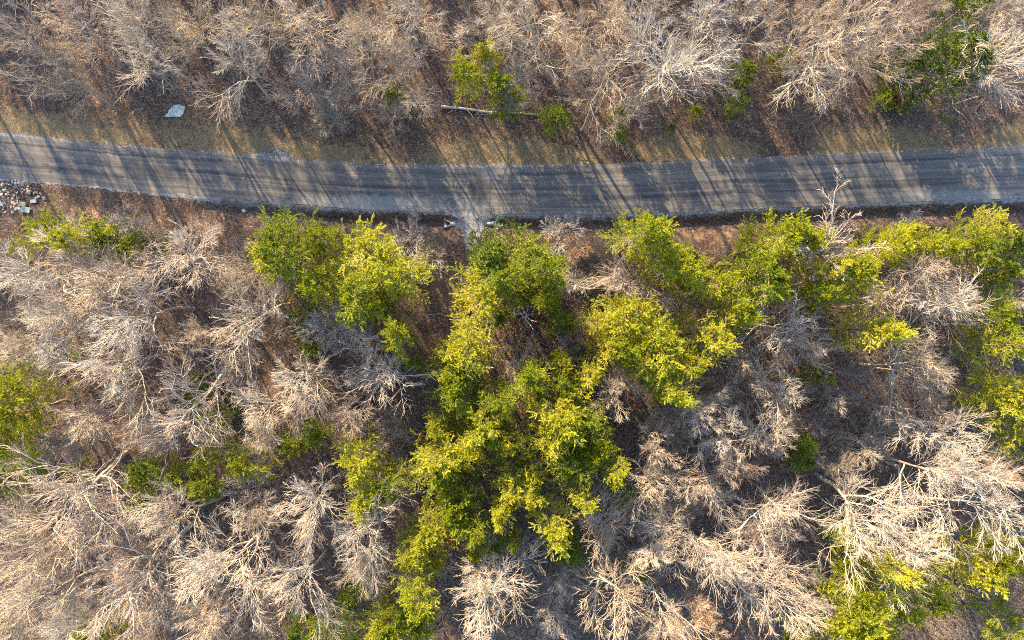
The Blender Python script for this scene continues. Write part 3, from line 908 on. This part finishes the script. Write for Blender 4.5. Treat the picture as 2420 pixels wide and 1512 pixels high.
# dead snags
for k, (px, py, pr, h, lab) in enumerate(DEAD):
    rg = np.random.default_rng(40+k)
    kk = (H_CAM-h)/H_CAM; x, y = sx(px)*kk, sy(py)*kk
    o = empty('dead_tree', (x, y, float(ground_z(x, y))-.1))
    tag(o, 'dead tree '+lab, 'tree')
    P, Rd = grow(np.zeros((1, 3)), np.array([[0.03, 0, 1.]]), np.array([h]), np.array([.24]), 8, .05, np.array([0, 0, .02]), .6, rg)
    obj('trunk', mesh_from('trunk', *tubes(P, Rd, 8), M_DEAD, smooth=True), o)
    nb = 8 if k == 0 else 4
    az = np.arange(nb)*2*np.pi/nb+rg.uniform(-.4, .4, nb)+.2; el = rg.uniform(-.05, .35, nb)
    d = np.stack([np.cos(az)*np.cos(el), np.sin(az)*np.cos(el), np.sin(el)], -1)
    f = rg.uniform(.72, 1, nb)*8; i = np.minimum(f.astype(int), 7); fr = (f-i)[:, None]
    p = P[0, i]*(1-fr)+P[0, i+1]*fr
    l = rg.uniform(.7, 1.25, nb)*pr*MPP
    P1, R1 = grow(p, d, l, rg.uniform(.07, .13, nb), 6, .14, np.array([0, 0, .01]), .35, rg)
    a = kids(P1, R1, l, 3, (.5, 1.0), (.3, .95), (.25, .5), .5, rg)
    P2, R2 = grow(a[0], a[1], a[2], np.maximum(a[3], .025), 3, .12, np.array([0, 0, .0]), .4, rg)
    obj('branches', mesh_from('branches', *join([tubes(P1, R1, 5), tubes(P2, R2, 4)]), M_DEAD, smooth=True), o)

# ------------------------------------------------------------------ red-leaved bush
def leafy_bush(px, py, pr, h, mat, label, seed):
    rg = np.random.default_rng(seed); kk = (H_CAM-h)/H_CAM; x, y = sx(px)*kk, sy(py)*kk
    o = empty('leafy_bush', (x, y, float(ground_z(x, y))-.05)); tag(o, label, 'bush')
    r = pr*MPP; nb = 26
    az = rg.uniform(0, 6.28, nb); el = rg.uniform(.5, 1.4, nb)
    d = np.stack([np.cos(az)*np.cos(el), np.sin(az)*np.cos(el), np.sin(el)], -1)
    l = np.minimum(r/np.maximum(np.cos(el), .2), h)*rg.uniform(.7, 1, nb)
    P1, R1 = grow(np.zeros((nb, 3)), d, l, np.full(nb, .03), 7, .1, np.array([0, 0, .02]), .3, rg)
    a = kids(P1, R1, l, 8, (.4, 1.), (.3, 1.), (.25, .45), .6, rg)
    P2, R2 = grow(a[0], a[1], a[2], np.full(len(a[0]), .012), 3, .12, np.array([0, 0, .03]), .5, rg)
    obj('stems', mesh_from('stems', *join([tubes(P1, R1, 4), tubes(P2, R2, 3)]), M_GREY, smooth=True), o)
    q = P2[:, 1:].reshape(-1, 3); q = np.repeat(q, 5, 0)+rg.normal(0, .1, (len(q)*5, 3)); dd = nrm(rg.normal(0, 1, q.shape))
    obj('leaves', mesh_from('leaves', *flakes(q, dd, np.full(len(q), .16), np.full(len(q), .055), rg), mat), o)
leafy_bush(1043, 1290, 26, 6.5, M_RED, 'red-leaved bush glowing beside the green column, lower centre', 71)
leafy_bush(993, 1062, 12, 3.0, M_RUST, 'small rusty bush on the lane edge of the central green block', 72)
leafy_bush(2137, 232, 14, 2.5, M_RED, 'small reddish bush on the verge below the tallest cedar', 73)

# ------------------------------------------------------------------ fallen log, fallen branches
def ground_pole(name, pts, r0, r1, label, cat, mat, twigs=0, seed=1, lift=.12):
    rg = np.random.default_rng(seed)
    P = np.array([[sx(a), sy(b_)] for a, b_ in pts]); s = np.linspace(0, 1, 24)
    tt = np.linspace(0, 1, len(P)); X = np.interp(s, tt, P[:, 0]); Y = np.interp(s, tt, P[:, 1])
    Y = Y+.06*np.sin(s*9); Z = ground_z(X, Y)+lift
    Q = np.stack([X, Y, Z], -1)[None]; Rr = np.linspace(r0, r1, 24)[None]
    o = empty(name, (float(X[0]), float(Y[0]), float(Z[0]-lift))); tag(o, label, cat)
    Q = Q-np.array(o.location)
    obj('trunk', mesh_from('trunk', *tubes(Q, Rr, 8), mat, smooth=True), o)
    if twigs:
        a = kids(Q, Rr, np.array([r0*16]), twigs, (.4, 1.1), (.25, 1.), (.4, 1.), .5, rg); a[1][:, 2] = np.abs(a[1][:, 2])*.4
        P2, R2 = grow(a[0], a[1], a[2], np.maximum(a[3], .02), 5, .15, np.array([0, 0, .0]), .3, rg)
        obj('branches', mesh_from('branches', *tubes(P2, R2, 4), mat, smooth=True), o)
    return o
ground_pole('fallen_log', [(1043, 253), (1100, 259), (1160, 266), (1230, 270), (1290, 276)], .17, .07, 'long pale fallen log lying across the leafy verge under the green bushes', 'log', M_DEAD, 6, 3, .22)
ground_pole('fallen_branch', [(2249, 236), (2251, 255), (2270, 268), (2288, 290)], .06, .025, 'thin crooked pale branch lying below the tallest cedar above the road', 'branch', M_DEAD, 3, 4)
ground_pole('fallen_branch', [(2040, 1030), (2065, 1042), (2101, 1049)], .10, .05, 'short grey fallen branch on the dark floor left of the bright sweeping limb', 'branch', M_GREY, 2, 5)
ground_pole('fallen_log', [(2262, 1040), (2330, 1052), (2419, 1088), (2470, 1100)], .13, .06, 'dark fallen trunk at the right edge below the golden crown', 'log', M_GREY, 8, 6, .8)
ground_pole('fallen_branch', [(1010, 745), (1040, 742)], .05, .03, 'tiny stick on the floor of the striped lane', 'branch', M_DEAD, 2, 8)
ground_pole('fallen_log', [(305, 1422), (350, 1390), (405, 1352)], .13, .08, 'brown fallen trunk showing between bright forks, lower left woods', 'log', M_PTRUNK, 0, 7, .5)

# ------------------------------------------------------------------ rocks
def rock_mesh(name, seed, mat, flat=.6, sub=2, jag=.22):
    import bmesh
    bm = bmesh.new(); bmesh.ops.create_icosphere(bm, subdivisions=sub, radius=1)
    rg = np.random.default_rng(seed); pl = nrm(rg.normal(0, 1, (9, 3))); dd = rg.uniform(.6, .95, 9)
    for v_ in bm.verts:
        c_ = np.array(v_.co)
        for p_, d_ in zip(pl, dd):
            e_ = c_@p_-d_
            if e_ > 0: c_ = c_-p_*e_
        c_ = c_*(1+rg.uniform(-jag, jag)*.2); c_[2] *= flat; v_.co = c_
    me = bpy.data.meshes.new(name); bm.to_mesh(me); bm.free(); me.materials.append(mat); return me
def stone_mat(name, c1, c2, c3):
    m, t, b, o = mat_new(name); n = N(t); co = n.coord()
    oi = n.node('ShaderNodeObjectInfo').outputs['Random']
    c = n.ramp(oi, [(0., c1), (.5, c2), (1., c3)])
    c = n.mix(1.0, c, n.ramp(n.noise(co, 2.2, 5, .7), [(.35, (.6, .6, .6)), (.6, (1.05, 1.05, 1.05))]), 'MULTIPLY')
    n.ln(c, b.inputs['Base Color']); n.bump(n.noise(co, 4, 5, .7), .5, .06, b); return m
M_ST = stone_mat('field_stone', (.17, .13, .10), (.28, .25, .215), (.44, .41, .37))
M_LIME = stone_mat('lichen_rock', (.46, .49, .45), (.50, .53, .49), (.46, .49, .44))
M_CONC = stone_mat('concrete', (.24, .265, .29), (.27, .295, .315), (.28, .30, .32))
M_SAND = stone_mat('sandstone', (.36, .33, .20), (.38, .35, .21), (.38, .35, .22))
RK = [rock_mesh('stone', 30+k, M_ST) for k in range(6)]
rg = np.random.default_rng(5)
cnt = 0; placed = []
while cnt < 125:
    px, py = rg.uniform(-22, 108), rg.uniform(424, 506)
    if px > 96-(max(0, py-470))*1.35 and py > 470: continue
    if px > 60+(py-424)*1.1: continue
    if 46 < px < 84 and 456 < py < 492: continue
    s = rg.uniform(.12, .25)*(1.6 if rg.random() < .25 else 1.0)
    X, Y = sx(px), sy(py)
    if any((X-a)**2+(Y-b2)**2 < (.72*(s+c2))**2 for a, b2, c2 in placed): 
        cnt += .2
        continue
    placed.append((X, Y, s)); cnt += 1
    o = obj('stone', RK[rg.integers(6)])
    o.location = (X, Y, float(ground_z(X, Y))+s*.25); o.scale = (s*rg.uniform(.8, 1.35), s, s*rg.uniform(.7, 1)); o.rotation_euler = (rg.normal(0, .2), rg.normal(0, .2), rg.uniform(0, 6.28))
    tag(o, 'grey or tan stone in the stone pile beside the road at the left edge', 'stone', 'stones of the pile beside the road')
def slab(name, px, py, a, b2, th, rz, mat, label, cat, z=0.0, seed=1):
    import bmesh
    rg = np.random.default_rng(seed); bm = bmesh.new(); bmesh.ops.create_cube(bm, size=1)
    for v_ in bm.verts: v_.co = (v_.co.x*a*rg.uniform(.9, 1.08), v_.co.y*b2*rg.uniform(.9, 1.08), v_.co.z*th)
    bmesh.ops.bevel(bm, geom=bm.edges[:], offset=min(th, a)*.12, segments=2, affect='EDGES')
    bmesh.ops.subdivide_edges(bm, edges=bm.edges[:], cuts=1, use_grid_fill=True)
    for v_ in bm.verts: v_.co += Vector(rg.normal(0, .008, 3))
    me = bpy.data.meshes.new(name); bm.to_mesh(me); bm.free(); me.materials.append(mat)
    o = obj(name, me); X, Y = sx(px), sy(py)
    o.location = (X, Y, float(ground_z(X, Y))+z+th/2); o.rotation_euler = (0, 0, rz); tag(o, label, cat); return o
slab('sandstone_block', 58.5, 484, .90, .66, .40, -.1, M_SAND, 'yellowish square block on the stone pile at the left edge', 'block', .05, 2)
slab('stone_slab', 81, 476, .75, .42, .22, .1, M_LIME, 'greenish flat stone beside the yellowish square block', 'slab', .05, 3)
slab('concrete_slab', 67, 497, 1.10, .75, .14, -.15, M_CONC, 'grey concrete slab lying below the yellowish block on the stone pile', 'slab', .12, 4)
slab('stone_slab', 8, 483, .85, .42, .25, -.35, M_CONC, 'bluish flat stone in the stone pile, cut near the left edge', 'slab', .15, 5)
slab('concrete_block', 106, 498, .50, .22, .2, -.2, M_CONC, 'small white oblong block right of the stone pile', 'block', .0, 6)
slab('concrete_block', 98.5, 493, .24, .22, .2, .3, M_CONC, 'small white cube beside the oblong block right of the stone pile', 'block', .0, 7)
# pale flat rock outcrop on the verge: flat wedge
me = bpy.data.meshes.new('flat_rock')
ol = [(386, 276), (396, 268), (401, 258), (408, 250), (418, 247), (426, 246), (437, 246), (438, 256), (434, 268), (427, 277), (413, 276), (400, 277)]
import bmesh
bm = bmesh.new(); X0, Y0 = sx(413), sy(264)
vt = [bm.verts.new((sx(a)-X0, sy(b2)-Y0, 0)) for a, b2 in ol]
f_ = bm.faces.new(vt)
if f_.normal.z < 0: f_.normal_flip()
ex = bmesh.ops.extrude_face_region(bm, geom=[f_]); up_ = [v_ for v_ in ex['geom'] if isinstance(v_, bmesh.types.BMVert)]
for v_ in up_: v_.co.z = .13; v_.co.x *= .95; v_.co.y *= .95
bmesh.ops.triangulate(bm, faces=bm.faces[:]); bmesh.ops.subdivide_edges(bm, edges=bm.edges[:], cuts=4, use_grid_fill=True)
rg = np.random.default_rng(3)
for v_ in bm.verts:
    if v_.co.z > .1: v_.co.z += float(.07*fbm(v_.co.x, v_.co.y, 4.5, 21))+rg.normal(0, .012)-.08*max(0., v_.co.y)/1.0
    else: v_.co += Vector((rg.normal(0, .02), rg.normal(0, .02), 0))
bmesh.ops.recalc_face_normals(bm, faces=bm.faces[:]); bm.to_mesh(me); bm.free(); me.materials.append(M_LIME)
o = obj('flat_rock', me); o.location = (X0, Y0, float(ground_z(X0, Y0))-.04)
tag(o, 'pale lichen-covered flat rock alone on the leafy verge above the road', 'rock')
o = obj('rock', rock_mesh('rock', 77, M_LIME)); X, Y = sx(570), sy(495)
o.location = (X, Y, float(ground_z(X, Y))+.08); o.scale = (.36, .24, .25); o.rotation_euler = (0, 0, -.6)
tag(o, 'small white rock alone in the leaves just below the road', 'rock')
for k, (px, py, s) in enumerate([(2228, 462, .13), (297, 423, .10), (1128, 516, .16), (1092, 512, .12)]):
    o = obj('rock', RK[k]); X, Y = sx(px), sy(py)
    if k == 0: lab = 'single pale stone at the lower road edge, far right'
    elif k == 1: lab = 'tiny pale stone on the road surface right of the stone pile'
    elif k == 2: lab = 'right one of two stones at the top of the gravel entrance'
    else: lab = 'left one of two stones at the top of the gravel entrance'
    o.location = (X, Y, float(max(ground_z(X, Y), .0))+.10); o.scale = (s*1.3, s, s); tag(o, lab, 'stone')

# culvert pipe under the entrance: corrugated pipe with two flared ends
pm, t, b, o = mat_new('galvanised_metal'); b.inputs['Base Color'].default_value = (.42, .43, .44, 1); b.inputs['Metallic'].default_value = .35; b.inputs['Roughness'].default_value = .5
xa, ya, xb, yb = sx(1056), sy(528), sx(1174), sy(527)
Lc = math.hypot(xb-xa, yb-ya)
cz = -.42
o = empty('culvert_pipe', (xa, ya, cz-.3)); o.rotation_euler = (0, 0, math.atan2(yb-ya, xb-xa))
tag(o, 'galvanised drain pipe running under the gravel entrance with pale flared ends', 'pipe')
K = 90; X = np.linspace(.4, Lc-.4, K); Pp = np.stack([X, X*0, X*0+.3], -1)[None]
obj('barrel', mesh_from('barrel', *tubes(Pp, (.30+.012*np.sin(X*40))[None], 18), pm, smooth=True), o)
for s, x0 in ((-1, .4), (1, Lc-.4)):
    V = []; nA = 13; nK = 7
    for j in range(nK):
        f = j/(nK-1); x = x0+s*.8*f
        for i in range(nA):
            a = -math.pi*.5+(i-(nA-1)/2)/(nA-1)*math.pi*(1.75-.55*f)
            rr = .31+.22*f
            V.append((x, rr*math.cos(a)*1.0, .3+rr*.62*math.sin(a)+.10*f))
    V = np.array(V); k_ = np.arange(nA*nK).reshape(nK, nA)
    F = np.stack([k_[:-1, :-1], k_[:-1, 1:], k_[1:, 1:], k_[1:, :-1]], -1).reshape(-1, 4)
    oo = obj('flared_end', mesh_from('flared_end', V, F, pm, smooth=True), o)
    md = oo.modifiers.new('wall', 'SOLIDIFY'); md.thickness = .05
# ------------------------------------------------------------------ leaf litter, brush and grass
M_LL = leaf_mat('fallen_leaves', [(.0, (.045, .028, .022)), (.35, (.085, .053, .039)), (.75, (.15, .10, .075)), (1., (.36, .28, .23))], trans=.1, vary=0.)
NL = 230000
rg = np.random.default_rng(12)
X = rg.uniform(-72, 72, NL); Y = rg.uniform(-47, 47, NL)
t_, b_ = road_edges(X)
gap = np.where((Y < t_+.4) & (Y > b_-.35), 0., 1.)
gap *= np.where((Y > t_) & (Y < t_+4), .55, 1.)
ap = (np.abs(X-sx(1112)) < 3.0) & (Y < b_) & (Y > b_-5)
gap *= np.where(ap, .15, 1.)
k_ = rg.random(NL) < gap; X, Y = X[k_], Y[k_]
Pq = np.stack([X, Y, ground_z(X, Y)+rg.uniform(.01, .07, len(X))], -1)
az = rg.uniform(0, 6.28, len(X)); dd = nrm(np.stack([np.cos(az), np.sin(az), rg.normal(0, .35, len(X))], -1))
l = rg.uniform(.07, .15, len(X))
Wv = nrm(np.cross(dd, np.stack([rg.normal(0, .3, len(X)), rg.normal(0, .3, len(X)), np.ones(len(X))], -1)))
V = np.stack([Pq, Pq+dd*(l*.5)[:, None]+Wv*(l*.33)[:, None], Pq+dd*l[:, None], Pq+dd*(l*.5)[:, None]-Wv*(l*.33)[:, None]], 1).reshape(-1, 3)
o = obj('leaf_litter', mesh_from('leaf_litter', V, np.arange(len(V)).reshape(-1, 4), M_LL)); tag(o, kind='stuff')

M_GR = leaf_mat('dry_grass', [(.0, (.08, .075, .032)), (.4, (.16, .13, .062)), (.8, (.26, .205, .10)), (1., (.36, .29, .17))], trans=.25, vary=0.)
NG = 60000
X = rg.uniform(-72, 72, NG); t_, b_ = road_edges(X)
up_ = rg.random(NG) < .82
Y = np.where(up_, t_+.5+np.abs(rg.normal(0, 2.4, NG)), b_-.5-rg.random(NG)*.8)
k_ = (fbm(X, Y, .22, 11)*.9+.8 > rg.random(NG)*1.2); X, Y = X[k_], Y[k_]
Pq = np.stack([X, Y, ground_z(X, Y)], -1)
az = rg.uniform(0, 6.28, len(X)); el = rg.uniform(.5, 1.4, len(X))
dd = np.stack([np.cos(az)*np.cos(el), np.sin(az)*np.cos(el), np.sin(el)], -1)
V, F = flakes(Pq, dd, rg.uniform(.08, .20, len(X)), np.full(len(X), .014), rg)
o = obj('grass', mesh_from('grass', V, F, M_GR)); tag(o, kind='stuff')

def brush(n_, seed, hmin, hmax, mat, name):
    rg = np.random.default_rng(seed)
    X = rg.uniform(-72, 72, n_); Y = rg.uniform(-47, 47, n_); t_, b_ = road_edges(X)
    dn = Y-t_; ds = b_-Y
    pr = np.clip((dn-3.2)/5, 0, 1)*(dn > 0)+np.clip((ds-4.5)/3, 0, 1)*(ds > 0)
    lane = (Y < b_)&(np.abs(X-(sx(1000)+(sy(800)-Y)*-.05)) < 4.0)&(Y > sy(1000))
    pr = pr*np.where(lane, .25, 1)*np.clip(.75+1.1*fbm(X, Y, .18, 33), .1, 1)
    k_ = rg.random(n_) < pr; X, Y = X[k_], Y[k_]
    cl = rg.normal(0, .25, (len(X), 2))
    P0 = np.stack([X, Y, ground_z(X, Y)-.03], -1)
    P0 = np.repeat(P0, 4, 0); P0[:, :2] += rg.normal(0, .18, (len(P0), 2))
    m_ = len(P0); az = rg.uniform(0, 6.28, m_); el = rg.uniform(.7, 1.5, m_)
    d = np.stack([np.cos(az)*np.cos(el), np.sin(az)*np.cos(el), np.sin(el)], -1)
    L = rg.uniform(hmin, hmax, m_)
    P1, R1 = grow(P0, d, L, np.full(m_, .016), 4, .14, np.array([0, 0, .03]), .4, rg)
    a = kids(P1, R1, L, 4, (.35, .9), (.3, 1.), (.3, .6), .8, rg)
    P2, R2 = grow(a[0], a[1], a[2], np.full(len(a[0]), .010), 2, .15, np.array([0, 0, .03]), .6, rg)
    o = obj(name, mesh_from(name, *join([tubes(P1, R1, 3), tubes(P2, R2, 3)]), mat)); tag(o, kind='stuff')
brush(17000, 51, .8, 3.2, M_GREY, 'undergrowth')

# ------------------------------------------------------------------ the woods outside the photograph, as one mass
TO = []
rg = np.random.default_rng(88)
def off_wood():
    parts = []
    for k in range(165):
        for _ in range(80):
            x, y = rg.uniform(-105, 92), rg.uniform(-58, 76)
            if k < 110: y = rg.uniform(44, 72); x = rg.uniform(-100, 62)
            t_, b_ = road_edges(x)
            if (y < t_+5) and (y > b_-6): continue
            kk = (H_CAM-14)/H_CAM
            if abs(x) > 66.5*kk+6.0 or abs(y) > 41.6*kk+6.0:
                if all((x-a)**2+(y-b2)**2 > 15 for a, b2 in TO): TO.append((x, y)); break
        else: continue
        h = rg.uniform(18, 23); P, Rd = grow(np.array([[x, y, float(ground_z(x, y))-.1]]), np.array([[0, 0, 1.]]), np.array([h]), np.array([.24]), 8, .04, np.array([0, 0, .03]), .15, rg)
        parts.append(tubes(P, Rd, 6))
        a = kids(P, Rd, np.array([5.2]), 16, (.5, 1.1), (.3, 1.), (.6, 1.), .5, rg)
        P1, R1 = grow(a[0], a[1], a[2], a[3], 5, .13, np.array([0, 0, .05]), .25, rg); parts.append(tubes(P1, R1, 4))
        a = kids(P1, R1, a[2], 8, (.4, 1.), (.2, 1.), (.4, .65), .6, rg)
        P2, R2 = grow(a[0], a[1], a[2], np.maximum(a[3], .025), 4, .17, np.array([0, 0, .06]), .4, rg); parts.append(tubes(P2, R2, 3))
        a = kids(P2, R2, a[2], 8, (.4, .9), (.2, 1.), (.4, .8), .7, rg)
        P3, R3 = grow(a[0], a[1], a[2], np.maximum(a[3], .018), 2, .2, np.array([0, 0, .07]), .5, rg); parts.append(tubes(P3, R3, 3))
    return join(parts)
o = obj('woods', mesh_from('woods', *off_wood(), M_TWIG)); tag(o, kind='stuff')
def off_pines():
    W_, L_ = [], []
    base = [pine_arch(900+k, 17, 3.0, 'P') for k in range(3)]
    for k in range(27):
        (V1, F1), (V2, F2) = base[k % 3][:2]
        x, y = rg.uniform(-95, 50), rg.uniform(47, 64)
        if k > 21: x, y = rg.uniform(70, 85)*(1 if k % 2 else -1), rg.uniform(-40, 0)
        a = rg.uniform(0, 6.28); ca, sa = math.cos(a), math.sin(a); M = np.array([[ca, sa, 0], [-sa, ca, 0], [0, 0, 1.]])
        s = np.array([1.15, 1.15, rg.uniform(.85, 1.15)]); T = np.array([x, y, float(ground_z(x, y))-.1])
        W_.append(((V1*s)@M+T, F1)); L_.append(((V2*s)@M+T, F2))
    return join(W_), join(L_)
pw, pl = off_pines()
o = obj('pine_woods', mesh_from('pine_woods', *pl, M_PINE)); tag(o, kind='stuff')
o = obj('pine_wood_stems', mesh_from('pine_wood_stems', *pw, M_PTRUNK)); tag(o, kind='stuff')
